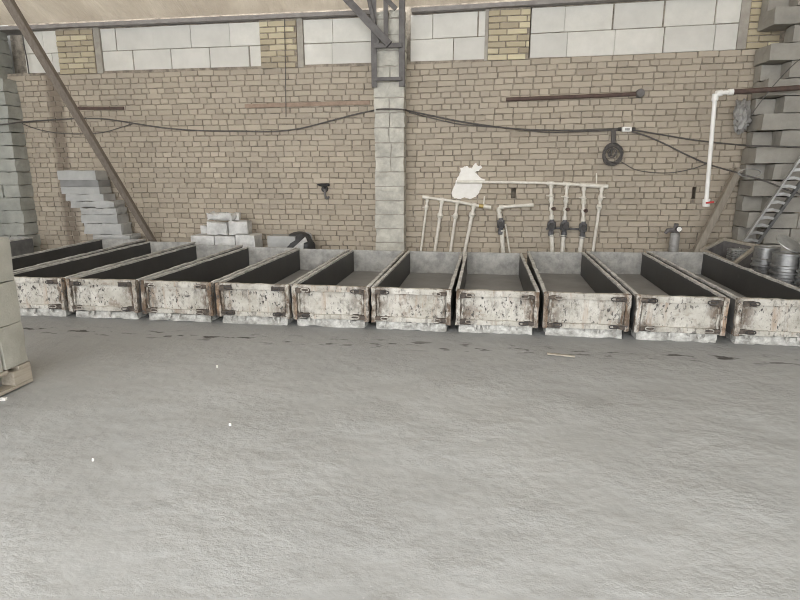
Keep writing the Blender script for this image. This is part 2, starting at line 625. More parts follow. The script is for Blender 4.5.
for i in range(len(xs) - 1):
    for j in range(len(zs) - 1):
        x0, x1, z0, z1 = xs[i], xs[i + 1], zs[j], zs[j + 1]
        if not inhole((x0 + x1) / 2, (z0 + z1) / 2):
            face(b, [wall(x0, z0, -.012), wall(x1, z0, -.012), wall(x1, z1, -.012), wall(x0, z1, -.012)])
for (x0, x1, z0, z1) in holes:
    fr = [(x0, z0), (x1, z0), (x1, z1), (x0, z1)]
    face(b, [wall(x, z, -.16) for x, z in fr])
    for a in range(4):
        (xa, za), (xb, zb) = fr[a], fr[(a + 1) % 4]
        face(b, [wall(xa, za, -.012), wall(xb, zb, -.012), wall(xb, zb, -.16), wall(xa, za, -.16)])
face(b, [wall(-7.6, 0, -.3), wall(4.6, 0, -.3), wall(4.6, 3.9, -.3), wall(-7.6, 3.9, -.3)])
wall_back = tag(b.build('wall_back', 'mortar'), kind='structure')


def brick(m, x0, x1, z0, z1, r, shear=lambda x: 0.0, off=0.0, tint=None, depth=0.012):
    t = tint if tint is not None else min(1, max(0, r.gauss(0.5, 0.2)))
    e = 0.0035
    o = off + r.uniform(-0.003, 0.0035)
    c = [(x0, z0), (x1, z0), (x1, z1), (x0, z1)]
    fr = []
    for n_, (x, z) in enumerate(c):
        xi = x + (e if n_ in (0, 3) else -e) + r.uniform(-.004, .004)
        zi = z + (e if n_ < 2 else -e) + r.uniform(-.004, .0035)
        fr.append(wall(xi, zi + shear(x), o))
    bk = [wall(x, z + shear(x), off - depth - 0.001) for x, z in c]
    k = len(m.v)
    m.v += [tuple(p) for p in fr + bk]
    m.f.append((k, k + 1, k + 2, k + 3))
    m.t.append(t)
    for a in range(4):
        a2 = (a + 1) % 4
        m.f.append((k + a, k + 4 + a, k + 4 + a2, k + a2))
        m.t.append(t)


b = MB()
rb = random.Random(11)
course = 0.0775
sh = lambda x: max(0.0, x + 1.0) * 0.014
n = int(2.865 / course)
for i in range(n):
    z0 = 2.865 - (i + 1) * course
    z1 = z0 + course - 0.0065
    x = -7.5 - rb.uniform(0, .2)
    L = 0.25 if i % 2 == 0 else 0.12
    while x < 4.5:
        l = L + rb.uniform(-.012, .012)
        if rb.random() < 0.04:
            l = 0.12 if L > .2 else 0.25
        x0, x1 = x, x + l
        xm, zm = (x0 + x1) / 2, (z0 + z1) / 2 + sh((x0 + x1) / 2)
        dz = rb.uniform(-.0045, .0045)
        hit = any(x0 < h[1] and x1 > h[0] and zm - .03 < h[3] and zm + .03 > h[2] for h in holes)
        if hit:
            # the brick is broken away: keep what is left at either side
            for h in holes:
                if x0 < h[1] and x1 > h[0] and zm - .03 < h[3] and zm + .03 > h[2]:
                    if h[0] - x0 > .03:
                        brick(b, x0, h[0], z0 + dz, z1 + dz, rb, sh)
                    if x1 - h[1] > .03:
                        brick(b, h[1], x1, z0 + dz, z1 + dz, rb, sh)
        else:
            brick(b, x0, x1, z0 + dz, z1 + dz, rb, sh)
        x = x1 + 0.011 + rb.uniform(-.004, .005)
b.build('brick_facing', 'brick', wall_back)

# top band: white block panels and yellow brick piers
TOPZ = lambda x: LEDGE(x) + 0.645
b_panels = [(22, 57), (100, 260), (303, 371), (410, 486), (530, 742)]
for k, (pa, pb) in enumerate(b_panels):
    xa, xb = wp(pa, 45).x, wp(pb, 45).x
    m = MB()
    r = random.Random(40 + k)
    for row in range(2):
        x = xa - (0.0 if row == 0 else r.uniform(.15, .45))
        if row == 0:
            x -= r.uniform(0.0, 0.3)
        while x < xb - 0.02:
            x0, x1 = max(x, xa), min(x + 0.61, xb)
            if x1 - x0 > 0.04:
                g = 0.004
                zb = lambda xx: LEDGE(xx) + 0.003 + row * 0.318
                o = -0.03 + r.uniform(-.008, .008)
                c = [wall(x0 + g, zb(x0), o), wall(x1 - g, zb(x1), o), wall(x1 - g, zb(x1), o - .2), wall(x0 + g, zb(x0), o - .2)]
                c += [p + Vector((0, 0, 0.309)) for p in c]
                m.quadbox(c, r.random())
            x += 0.612 + r.uniform(-.01, .012)
    m.build('block_infill', 'white_block', wall_back, bevel=0.006)
    m = MB()
    zb = LEDGE((xa + xb) / 2)
    m.quadbox([wall(xa, LEDGE(xa), -.05), wall(xb, LEDGE(xb), -.05), wall(xb, LEDGE(xb), -.22), wall(xa, LEDGE(xa), -.22),
               wall(xa, TOPZ(xa), -.05), wall(xb, TOPZ(xb), -.05), wall(xb, TOPZ(xb), -.22), wall(xa, TOPZ(xa), -.22)])
    m.build('infill_joints', 'mortar', wall_back)
for k, (pa, pb) in enumerate([(57.5, 94), (260.5, 297), (488, 529), (746, 778)]):
    xa, xb = wp(pa, 45).x, wp(pb, 45).x
    m = MB()
    r = random.Random(60 + k)
    c = 0.079
    for i in range(8):
        z0 = LEDGE(xa) + i * c
        x = xa - (0 if i % 2 == 0 else 0.11)
        while x < xb - .02:
            L = 0.25 + r.uniform(-.02, .01)
            x0, x1 = max(x, xa), min(x + L, xb)
            if x1 - x0 > .03:
                brick(m, x0, x1, z0, z0 + c - .012, r, off=0.02, tint=min(1, max(0, r.gauss(.55, .28))), depth=.014)
            x += L + .012
    m.build('yellow_brick_facing', 'brick_yellow', wall_back)
    m = MB()
    m.quadbox([wall(xa, LEDGE(xa), .006), wall(xb, LEDGE(xa), .006), wall(xb, LEDGE(xa), -.25), wall(xa, LEDGE(xa), -.25),
               wall(xa, TOPZ(xa), .006), wall(xb, TOPZ(xa), .006), wall(xb, TOPZ(xa), -.25), wall(xa, TOPZ(xa), -.25)])
    m.build('pier_core', 'mortar', wall_back)
for (pa, pb) in ((94.3, 100), (297.3, 303), (484.5, 487.8), (737, 746)):
    xa, xb = wp(pa, 45).x, wp(pb, 45).x
    m = MB()
    m.quadbox([wall(xa, LEDGE(xa), .0), wall(xb, LEDGE(xb), .0), wall(xb, LEDGE(xb), -.25), wall(xa, LEDGE(xa), -.25),
               wall(xa, TOPZ(xa), .0), wall(xb, TOPZ(xb), .0), wall(xb, TOPZ(xb), -.25), wall(xa, TOPZ(xa), -.25)])
    m.build('plaster_strip', 'render_grey', wall_back)

# splash of white plaster
outl = [(452, 196), (451.5, 192), (454, 187), (455.5, 183), (457, 178), (459, 175), (461, 171), (460, 168.5), (464, 167), (467, 165.5),
        (469.5, 168), (472, 168), (474, 164.5), (476, 162.5), (478, 166), (481, 165), (482, 168), (478, 171), (475, 172), (478, 175),
        (481, 178), (485.5, 179.5), (482, 182), (482, 186), (480.5, 189), (479, 193), (476, 197), (470, 199), (465, 197.5), (459, 199), (454, 198)]
m = MB()
k = len(outl)
rr = random.Random(5)
fine = []
for i in range(k):
    p, q = Vector(outl[i]), Vector(outl[(i + 1) % k])
    for t in range(4):
        w = p.lerp(q, t / 4) + Vector((rr.uniform(-.35, .35), rr.uniform(-.35, .35)))
        fine.append(w)
fr = [wp(p.x, p.y, .012) for p in fine]
bk = [wp(p.x, p.y, -.008) for p in fine]
k = len(fine)
m.v = [tuple(p) for p in fr + bk]
m.f = [tuple(reversed(range(k)))] + [(i, (i + 1) % k, k + (i + 1) % k, k + i) for i in range(k)]
m.t = [0.5] * len(m.f)
m.build('plaster_patch', 'plaster', wall_back)

# top plate along the wall head
m = MB()
for xa, xb in ((-7.5, -1.49), (-0.99, 4.5)):
    m.quadbox([wall(xa, TOPZ(xa), .07), wall(xb, TOPZ(xb), .07), wall(xb, TOPZ(xb), -.25), wall(xa, TOPZ(xa), -.25),
               wall(xa, TOPZ(xa) + .055, .07), wall(xb, TOPZ(xb) + .055, .07), wall(xb, TOPZ(xb) + .07, -.25), wall(xa, TOPZ(xa) + .07, -.25)])
tag(m.build('trim_1', 'trim_board', bevel=.006), kind='structure')

# block pillar
m = MB()
r = random.Random(3)
z = 0.0
i = 0
while z < 3.45:
    h = 0.2
    o = .25 + r.uniform(-.008, .008)
    xa, xb = PIL[0] + r.uniform(-.008, .008), PIL[1] + r.uniform(-.008, .008)
    xm = xa + (xb - xa) * r.choice((.45, .5, .55, 1, 1))
    for x0, x1 in ((xa, xm), (xm, xb)):
        if x1 - x0 > .03:
            p0, p1 = wall(x0 + .003, 0, o), wall(x1 - .003, 0, o)
            m.rough(x0 + .003, x1 - .003, p0.y, WY + WS * x0 - .016, z + .004, min(z + h - .004, 3.5), .07, .009, r.uniform(0, 90), 9)
    z += h
    i += 1
p = m.build('pillar', 'pillar_block')
tag(p, kind='structure')
m = MB()
m.box(PIL[0] + .015, PIL[1] - .015, WY - .2, WY + .005, 0, 3.45)
m.build('pillar_mortar', 'render_grey', p)

# pier of grey blocks at the wall's end
m = MB()
r = random.Random(8)
pe = wp(20, 100).x
for i in range(18):
    z = i * .2
    xr = pe + r.uniform(-.012, .012) if z < 2.75 else pe - .17 + r.uniform(-.01, .01)
    x1 = xr
    first = True
    while x1 > -8.2:
        x0 = x1 - (r.choice((.3, .6)) if first else .6)
        m.rough(x0 + .004, x1 - .004, WY - .14 + r.uniform(-.006, .006), WY + .3, z + .004, z + .196, .075, .009, r.uniform(0, 90), 9)
        x1 = x0
        first = False
m.box(pe - .9, pe - .19, WY - .1, WY + .1, 0, 3.5)
tag(m.build('pillar', 'pier_block'), kind='structure')

# toothed block wall on the other side
TY0, TY1 = 7.72, 8.13            # its front and its back
TX = 3.39
m = MB()
r = random.Random(21)
for i in range(1, 18):
    z = i * .2 - .1
    out = i % 2 == 0
    j = r.uniform(-.02, .02)
    g = .004
    if out:
        x = TX + j
        xe = x + .6
        m.rough(x + g, xe - g, TY0, TY1, z + g, z + .2 - g, .1, .008, r.uniform(0, 90), 8)
        x = xe
    else:
        x = TX + .23 + j
        # rear wythe block stays out to the tooth line
        if i != 15:
            m.rough(TX + .01 + j, x + .3, TY0 + .23, TY1, z + g, z + .2 - g, .1, .008, r.uniform(0, 90), 8)
        xe = x + r.choice((.3, .6))
        m.rough(x + g, xe - g, TY0 + r.uniform(0, .012), TY0 + .22, z + g, z + .2 - g, .1, .008, r.uniform(0, 90), 8)
        x = xe
    while x < 4.5:
        m.rough(x + g, x + .6 - g, TY0 + r.uniform(0, .01), TY0 + .22, z + g, z + .2 - g, .1, .007, r.uniform(0, 90), 8)
        x += .6
tag(m.build('wall_right_toothed', 'tooth_block'), kind='structure')
m = MB()
m.box(TX + .56, 4.6, TY0 + .03, TY1, 0, 3.5)
tag(m.build('wall_right_core', 'mortar'), kind='structure')

# side walls and film ceiling (daylight comes through the open front behind the camera and the film)
m = MB()
m.box(4.45, 4.65, -2.6, 8.0, 0, 5.2)
tag(m.build('wall_right', 'grey_block'), kind='structure')
m = MB()
m.box(-9.0, -8.8, -2.6, 8.6, 0, 5.2)
m.box(-8.9, -7.4, WY + .45, WY + .6, 0, 5.2)
tag(m.build('wall_left', 'grey_block'), kind='structure')
m = MB()
nx, ny = 220, 64
for j in range(ny + 1):
    for i in range(nx + 1):
        x = -8.9 + 13.4 * i / nx
        s = 10.8 * (j / ny) ** 1.8
        z = TOPZ(x) + .075 + .25 * (1 - math.exp(-s / .45)) + .13 * s + .03 * noise.noise(Vector((x * 1.3, s * .8, 2))) * min(1, s * 3)
        z += .030 * noise.noise(Vector((x * 6 + s * 2, s * 1.1, 9))) * min(1, s * 4)
        q = wall(x, z, .05 + s)
        m.v.append(tuple(q))
for j in range(ny):
    for i in range(nx):
        k = j * (nx + 1) + i
        m.f.append((k, k + nx + 1, k + nx + 2, k + 1))
        m.t.append(.5)
tag(m.build('ceiling', 'film', smooth=True), kind='structure')

# ------------------------------------------------------------------ mould troughs
HR = 0.39


def trough(label, x, y, ang, L, W=0.712, seed=1, group='steel mould troughs in the row'):
    t = thing('mould_trough', label, 'trough', (x, y, 0), R(ang), group)
    r = random.Random(seed)
    h = W / 2
    # plinth of crusted concrete
    m = LB()
    m.rough(-h + .03, h - .04, .012, L - .03, 0.0, .078, .035, .012, seed * 3.1, 12)
    m.build('base', 'base_crust', t)
    LB().box(-h + .03, h - .03, .012, L - .012, .089, .108).build('floor_plate', 'mould_floor', t)
    for s in (-1, 1):
        m = LB()
        x0, x1 = sorted((s * h - s * .008, s * h - s * .024))
        m.box(x0, x1, .012, L - .012, .095, HR - .014)
        w = m.build('side_wall', 'oiled', t)
        m = LB()
        x0, x1 = sorted((s * h - s * .0075, s * h - s * .003))
        m.box(x0, x1, .014, L - .014, .1, HR - .02)
        m.build('outer_plate', 'outer', w)
        m = LB()
        x0, x1 = sorted((s * h + s * .004, s * h - s * .026))
        m.rough(x0, x1, .03, L, HR - .016, HR + .005, .05, .0035, seed + s * 7, 9)
        m.build('rim', 'rim', w)
        m = LB()
        x0, x1 = sorted((s * h, s * h - s * .008))
        m.box(x0, x1, .03, L, .075, .13)
        m.build('bottom_angle', 'steel_grey', w)
    LB().box(-h + .024, h - .024, L - .022, L, .095, HR).build('end_wall', 'mould_end', t, bevel=.003)
    fw = LB().box(-h + .024, h - .024, .012, .03, .08, HR - .003).build('end_wall', 'paint', t)
    fw['label'] = 'splashed white painted front end'
    m = LB()
    m.rough(-h + .03, h - .03, -.012, .034, HR - .05, HR + .004, .03, .004, seed * 5., 14)
    m.build('top_flange', 'paint_clean', fw)
    m = LB()
    m.rough(-h + .03, h - .03, -.016, .02, .085, .128, .03, .005, seed * 9., 14)
    m.build('bottom_flange', 'paint_clean', fw)
    for s in (-1, 1):
        m = LB()
        x0, x1 = sorted((s * h, s * (h - .04)))
        m.rough(x0, x1, -.026, .03, .072, HR + .008, .03, .006, seed * 2 + s, 15)
        m.build('corner_post', 'paint_post', t)
        m = LB()
        m.tube(smooth_path([(s * (h - .058) + .004 * math.sin(q * 2.1), -.002, .09 + (HR - .12) * q / 7) for q in range(8)], 2), .009, 6)
        m.build('seam_bead', 'paint_clean', t, smooth=True)
        for zc in (HR - .034, .115):
            m = LB()
            # dark clamp plate with its loop
            x0, x1 = sorted((s * (h - .03), s * (h - .03 - r.uniform(.09, .15))))
            m.rough(x0, x1, -.028, .012, zc - r.uniform(.018, .034), zc + r.uniform(.014, .022), .016, .008, r.uniform(0, 50), 22)
            lt = m.build('latch', 'latch_rust', t)
            cx = s * (h - .125)
            lp = []
            for q in range(20):
                a = 2 * math.pi * q / 20
                lp.append((cx + .036 * (1 if math.cos(a) > 0 else -1) * abs(math.cos(a)) ** .5, -.032, zc + .014 * math.sin(a)))
            LB().tube(lp, .0048, 6, True).build('latch_loop', 'paint_clean' if r.random() < .5 else 'steel_dark', lt, smooth=True)
    # dribbles of hardened concrete at the lip
    for q in range(r.randint(4, 7)):
        px = r.uniform(-h + .1, h - .1)
        l = r.uniform(.02, .06)
        LB().tube([(px, .0, .08), (px + r.uniform(-.005, .005), -.004, .08 - l * .5), (px + r.uniform(-.01, .01), -.006, .08 - l)],
                  [r.uniform(.008, .018), r.uniform(.008, .014), .003], 6).build('dribble', 'base_crust', t, smooth=True)
    return t


rows = [
    ('black-lined steel mould trough whose back end meets the leaning stack of thin slabs', -5.13, 4.95, 5.6, 3.04),
    ('crusted steel mould trough with the foot of the long sloping pole behind it', -4.345, 4.84, 3.0, 2.92),
    ('white-splashed mould trough directly in front of the heaped white blocks by the wall', -3.57, 4.84, 1.6, 2.66),
    ('mould trough whose back end faces the flat slab and black plastic sack', -2.805, 4.84, 0, 2.52),
    ('mould trough below the small dark tap on the plain brick wall', -2.05, 4.84, 0, 2.44),
    ('rust-edged mould trough standing in front of the pale block pillar', -1.312, 4.84, -.3, 2.42),
    ('mould trough below the sloping rack of four thin white risers', -.575, 4.83, -.8, 2.42),
    ('mould trough below the single white pipe with one dark water meter', .182, 4.83, -.5, 2.43),
    ('mould trough below the three dark water meters on the long pipework', .935, 4.83, -1.4, 2.6),
    ('mould trough with rusty corner post, below the hanging cable coil', 1.69, 4.81, -1.6, 2.72),
    ('mould trough at the end of the row beside the metal cans', 2.475, 4.8, -1.5, 2.86),
]
for i, (lab, x, y, a, L) in enumerate(rows):
    trough(lab, x, y, a, L, seed=i + 1)
trough('steel mould trough standing apart from the row behind the block pallet', -7.36, 5.35, 0, 2.66, seed=31, group=None)

# ------------------------------------------------------------------ pallet of blocks
c0 = zp(33.5, 381, 0)                       # far corner of the pallet on the floor
px1, py1 = c0.x, c0.y
PZ = .145
t = thing('wooden_pallet', 'wooden pallet on the floor carrying the tall stack of grey blocks', 'pallet', (px1 - .6, py1 - .6, 0))
m = MB()
m.box(px1 - .09, px1, py1 - 1.2, py1, 0.0, .022)
m.build('bottom_board', 'pallet_wood', t, bevel=.003)
MB().box(px1 - .65, px1 - .55, py1 - 1.2, py1, 0.0, .022).build('bottom_board', 'pallet_wood', t, bevel=.003)
MB().box(px1 - 1.2, px1 - 1.11, py1 - 1.2, py1, 0.0, .022).build('bottom_board', 'pallet_wood', t, bevel=.003)
for xx in (px1 - .1, px1 - .65, px1 - 1.2):
    for yy in (py1 - .15, py1 - .675, py1 - 1.2):
        MB().box(xx, xx + .1, yy, yy + .15, .022, .118).build('spacer_block', 'pallet_wood', t, bevel=.004)
for q in range(7):
    y0 = py1 - 1.2 + q * .183
    MB().box(px1 - 1.2, px1, y0, y0 + .1, .118, PZ - .002).build('top_board', 'pallet_wood', t, bevel=.003)
r = random.Random(77)
BH = .281
seen = {(0, 5): 'square-ended grey block at the back end of the lowest course on the wooden pallet',
        (0, 4): 'grey block second from the back end of the lowest course on the wooden pallet',
        (1, 1, 2): 'long grey block lying in the middle course of the pallet stack',
        (2, 1, 2): 'long grey block with a stained corner in the topmost course of the pallet stack'}
for lev in range(3):
    z0 = PZ + lev * (BH + .002)
    if lev == 0:
        cells = [((0, q), px1 - .6, px1 - .002, py1 - 1.2 + q * .2, py1 - 1.2 + q * .2 + .192) for q in range(6)]
    else:
        cells = [((lev, a, c), px1 - .6 + c * .2, px1 - .6 + c * .2 + .192, py1 - 1.2 + a * .6, py1 - 1.2 + a * .6 + .592) for a in range(2) for c in range(3)]
    for key, x0, x1, y0, y1 in cells:
        dx = r.uniform(-.006, .006)
        o = centre(MB().rough(x0 + dx, x1 + dx, y0 + .002, y1, z0, z0 + BH, .06, .006, r.uniform(0, 99), 6).build('concrete_block', 'pallet_block'))
        if key in seen:
            tag(o, seen[key], 'block', 'blocks on the wooden pallet')
        else:
            tag(o, 'grey block within the pallet stack, covered by its neighbours at the picture edge', 'block', 'blocks on the wooden pallet')

# ------------------------------------------------------------------ leaning stack of thin slabs by the wall
# (front left, front right, right end, top, bottom) as measured, material, label
sl = [(57, 95, 108, 170.5, 180, 'slab', 'pale thin slab on top of the leaning slab stack'),
      (60, 98, 112, 180.5, 187, 'slab_dark', 'dark-fronted thin slab, second from the top of the leaning stack'),
      (61, 99, 114, 187.5, 194, 'slab', 'pale thin slab just under the dark-fronted one in the leaning stack'),
      (65, 103, 118, 194.5, 201, 'slab', 'smooth pale slab, fourth from the top of the leaning stack'),
      (70, 114, 122, 201.5, 208, 'slab', 'broken-edged slab with a dark gap under it, fifth in the leaning stack'),
      (80, 116, 127, 209, 214.5, 'slab', 'rough speckled thin slab, sixth from the top of the leaning stack'),
      (81, 117, 130, 215, 223.5, 'slab', 'thick pale slab with a darker end, seventh in the leaning stack'),
      (83, 121, 134, 224, 234.5, 'slab', 'thick rough crumbling slab near the bottom of the leaning stack'),
      (92, 130, 140, 235, 240, 'slab', 'whitish slab lowest in view in the leaning stack, touching the trough rims')]
prev = None
r = random.Random(13)
OFF = .36
for k, (xa, xb, xc, ya, yb, mt, lab) in enumerate(sl):
    p, q = wp(xa, (ya + yb) / 2, OFF), wp(xb, (ya + yb) / 2, OFF)
    zt = wp((xa + xb) / 2, ya, OFF).z if prev is None else prev
    zb = wp((xa + xb) / 2, yb, OFF).z
    prev = zb - .002
    M4 = Matrix.Translation((0, 0, 0))
    amp = .014 if 'rough' in lab or 'broken' in lab else .006
    o = centre(MB().rough(p.x, q.x, p.y, p.y + .29, zb, zt, .05, amp, r.uniform(0, 99), 8).build('concrete_slab', mt))
    tag(o, lab, 'slab', 'slabs in the leaning stack')
base_z = prev
q0 = wp(92, 238, OFF)
o = centre(MB().rough(q0.x - .02, q0.x + .6, q0.y, q0.y + .3, 0.0, base_z - .001, .08, .008, 4.4, 8).build('concrete_block', 'slab'))
tag(o, 'grey block on the floor under the leaning slab stack, behind the trough rims', 'block')

# ------------------------------------------------------------------ heap of white blocks behind the troughs
M['heap'] = plain('heap', (0.74, 0.735, 0.715), (0.50, 0.495, 0.48), scale=7, bscale=40, bs=0.6, bd=0.01)
HO = .42
hp = [('a', 190, 213.5, 235.5, .30, 0.0, .006, 'whitish block at the slab-stack end of the bottom row of the white heap'),
      ('b', 214, 234.5, 236, .30, 0.0, .006, 'whitish block in the middle of the bottom row of the white heap'),
      ('c', 235, 262, 235, .30, 0.0, .006, 'clean white block ending the bottom row of the heap beside the flat slab')]
for key, xa, xb, ya, dep, zb, amp, lab in hp:
    p, q = wp(xa, ya, HO), wp(xb, ya, HO)
    x1 = q.x - (.12 if key == 'c' else .005)
    o = centre(MB().rough(p.x, x1, p.y, p.y + dep, zb, p.z, .06, amp, r.uniform(0, 99), 8).build('concrete_block', 'heap'))
    tag(o, lab, 'block', 'whitish blocks heaped by the wall')
zrow = wp(225, 235.5, HO).z
def heap_block(xa, xb, ya, yb, off, dep, amp, lab, zb=None, rz=0, name='concrete_block'):
    p, q = wp(xa, yb, off), wp(xb, ya, off)
    zb = p.z if zb is None else zb
    zt = wp((xa + xb) / 2, ya, off).z
    w = q.x - p.x
    m = MB()
    m.rough(-w / 2, w / 2, 0, dep, 0, zt - zb, .045, amp, r.uniform(0, 99), 9)
    o = m.build(name, 'heap', smooth=amp > .011)
    o.location = ((p.x + q.x) / 2, p.y, zb)
    o.rotation_euler.z = R(rz)
    return tag(o, lab, 'block', 'whitish blocks heaped by the wall'), zt
o, z1 = heap_block(207, 226.5, 222.5, 236, HO - .02, .2, .016, 'squarish rough block on the bottom row of the heap, under the crumbled one', zrow + .004)
o, z2 = heap_block(228.8, 246.5, 221.5, 236, HO - .02, .27, .020, 'big white block with a lit end on the heap, beside the squarish rough one', zrow + .004, 7)
o, z3 = heap_block(205, 232, 213, 222.5, HO - .04, .17, .03, 'crumbled wrapped block lying on top of the white heap', max(z1, z2) + .004, -6)
o, z4 = heap_block(233, 239, 212.5, 217, HO - .14, .08, .015, 'small grey lump on top of the white heap', z2 + .004, name='block_fragment')
o, z5 = heap_block(200.5, 206.5, 225.5, 236, HO - .10, .12, .016, 'small broken chunk leaning at the edge of the white heap', zrow + .004, name='block_fragment')
# flat slab and black sack beside it
p, q = wp(267, 236, .40), wp(295, 236, .40)
o = centre(MB().rough(p.x, q.x, p.y, p.y + .3, 0, p.z, .07, .004, 3.3, 7).build('concrete_slab', 'slab'))
tag(o, 'smooth grey slab standing between the white heap and the black sack', 'slab')
m = MB()
cx = wp(299.5, 240, .25)
zt = wp(301, 231.5, .25).z
NR, NS = 22, 36
for j in range(NR + 1):
    ph = math.pi * j / NR
    for i in range(NS):
        th = 2 * math.pi * i / NS
        d = Vector((math.sin(ph) * math.cos(th), math.sin(ph) * math.sin(th), -math.cos(ph)))
        kx = .235 * (1 + .18 * noise.noise(d * 2.1 + Vector((4, 1, 0))) + .07 * noise.noise(d * 6))
        z = zt / 2 + d.z * (zt / 2) * (1 + .10 * noise.noise(d * 3.3)) 
        m.v.append((cx.x + d.x * kx * (abs(d.x) + 1e-6) ** -.25, cx.y + d.y * kx * .75, max(0.0, min(z, zt))))
for j in range(NR):
    for i in range(NS):
        i2 = (i + 1) % NS
        m.f.append((j * NS + i, j * NS + i2, (j + 1) * NS + i2, (j + 1) * NS + i))
        m.t.append(.5)
sk = thing('plastic_sack', 'black plastic sack with a pale fold, slumped beside the smooth grey slab', 'sack', (cx.x, cx.y, 0))
m.build('body', 'bag', sk, smooth=True)
m = MB()
fo = [wp(293, 248, .44), wp(299, 242.5, .48), wp(305, 237, .47), wp(307, 242, .45), wp(303.5, 243, .47), wp(303, 249, .44)]
fb = [p_ + Vector((0, .03, 0)) for p_ in fo]
m.v = [tuple(p_) for p_ in fo + fb]
m.f = [tuple(reversed(range(6))), tuple(range(6, 12))] + [(a_, (a_ + 1) % 6, 6 + (a_ + 1) % 6, 6 + a_) for a_ in range(6)]
m.t = [.5] * 8
m.build('fold', 'heap', sk)['label'] = 'pale folded edge'
m = MB()
m.tube(smooth_path([wp(306, 232.5, .2), wp(310.5, 234.5, .22), wp(312, 240, .22), wp(313.5, 248, .2)]), .012, 6)
m.build('cord', 'film_grey', sk, smooth=True)['label'] = 'grey cord hanging over the sack'

# ------------------------------------------------------------------ leaning poles
pa, pb = yp(6, -3, 6.7), yp(151, 238, 8.12)
d = pb - pa
t_ = (0.03 - pa.z) / d.z
pc = pa + d * t_
o = MB().beam(pa - d * .02, pc, .105, .08, (0, 1, 0), .085, .07).build('wooden_pole', 'pole_wood', bevel=.006)
centre(o)
tag(o, 'long weathered wooden pole leaning across the wall past the slab stack', 'pole')
pa, pb = yp(739, 169, 8.03), yp(697, 250, 7.86)
d = pb - pa
pc = pa + d * ((0.04 - pa.z) / d.z)
o = MB().beam(pa, pc, .09, .09, (0, 1, 0)).build('timber_beam', 'timber', bevel=.006)
centre(o)
tag(o, 'short thick timber leaning against the brick wall beside the toothed blocks', 'timber')

# ------------------------------------------------------------------ roof truss end over the pillar
TO = .31
t = thing('roof_truss', 'grey steel truss end bolted to the block pillar under the roof film', 'truss', wp(388, 88, TO))
wb = lambda x, y, o=TO: wp(x, y, o)
for xa in (374.5, 401.5):
    for dx, dd in ((0, 0),):
        p, q = wb(xa, 86.5 + (1 if xa < 390 else 0)), wb(xa, -5)
        m = MB()
        m.beam((p.x, p.y, p.z), (p.x, p.y, q.z), .07, .012, (0, 1, 0))
        sx = .035 if xa < 390 else -.035
        m.beam((p.x - sx, p.y + .03, p.z), (p.x - sx, p.y + .03, q.z), .012, .06, (0, 1, 0))
        m.build('post', 'steel_grey', t, bevel=.002)
for yy, hh in ((45.5, .06), (79, .045)):
    p, q = wb(374, yy + .3, TO + .012), wb(402, yy - .3, TO + .012)
    MB().beam(p, q, .05, hh).build('cross_plate', 'steel_grey', t, bevel=.002)
p, q = wb(388, 43, TO + .055), wb(342, -6, TO + .055)
d = (q - p)
MB().beam(p - d * .03, p + d * .99, .05, .095).build('diagonal_brace', 'steel_grey', t, bevel=.003)
p, q = wb(386, 43, TO + .02), wb(386, -5, TO + .02)
MB().beam(p, (p.x, p.y, q.z), .06, .03, (0, 1, 0)).build('inner_post', 'steel_grey', t, bevel=.002)
p, q = wb(378, 44, TO + .03), wb(368, -5, TO + .03)
MB().beam(p, q, .02, .05).build('web_bar', 'steel_grey', t, bevel=.002)
p, q = wb(396, 9, TO + .04), wb(383, -4, TO + .04)
MB().beam(p, q, .02, .06).build('web_bar', 'steel_grey', t, bevel=.002)

# ------------------------------------------------------------------ pipework on the wall
def pipe(m, pts, r, off=.05, n=10):
    P = [wp(x, y, off) for x, y in pts]
    m.tube(P, r, n)
    return m


def fitting(m, x, y, x2, y2, r, off):
    m.tube([wp(x, y, off), wp(x2, y2, off)], r, 12)


FLOORPT = lambda x, y, off, k: None
def riser(par, x0, y0, x1, y1, r, off, valve=None, name='riser', mat='pvc'):
    """pipe from the header down behind the trough, reaching the floor"""
    a, c = wp(x0, y0, off), wp(x1, y1, off)
    d = c - a
    e = a + d * ((0.01 - a.z) / d.z)
    m = MB()
    m.tube([a, c, e], r, 10)
    f1 = a + d * .06
    m.tube([a, f1], r * 1.45, 10)
    o = m.build(name, mat, par, smooth=True)
    if valve is not None:
        for vt, side in valve:
            c1 = a + d * vt
            u = d.normalized()
            m = MB()
            m.tube([c1 - u * .04, c1 - u * .02, c1 + u * .02, c1 + u * .04], [r * 1.2, r * 1.75, r * 1.75, r * 1.2], 10)
            hp = c1 + Vector((0, -r * 1.6 - .02, 0))
            m.tube([c1, hp], .008, 6)
            m.tube([hp + Vector((side * .055, 0, .006)), hp, hp + Vector((-side * .02, 0, -.004))], .008, 6)
            m.build('valve', mat, o, smooth=True)['label'] = 'valve with small lever'
    return o


t = thing('pipe_manifold', 'sloping white pipe rack with four thin risers and a brass end', 'pipework', wp(445, 250, .06))
m = MB()
pipe(m, [(423, 197), (440, 199.3), (460, 202.2), (478, 205.6), (490, 207.2)], .021)
fitting(m, 422.5, 197, 425, 197.3, .028, .05)
for fx, fy in ((427, 197.6), (442, 199.6), (457.5, 202), (474, 204.8)):
    fitting(m, fx - 2, fy - .3, fx + 2, fy + .3, .031, .05)
m.build('header_pipe', 'pvc', t, smooth=True)
m = MB()
fitting(m, 479, 205.8, 483.5, 206.3, .030, .05)
m.build('coupling', 'brass', t, smooth=True)['label'] = 'yellow brass coupling'
m = MB()
fitting(m, 483.5, 206.3, 491, 207.4, .030, .05)
fitting(m, 483.5, 205.5, 484.5, 196, .010, .05)
m.build('end_plug', 'pvc', t, smooth=True)
riser(t, 427.5, 198.5, 421, 250, .017, .05, [(.17, -1)])
riser(t, 442, 200, 435, 251, .024, .05, [(.3, 1)])
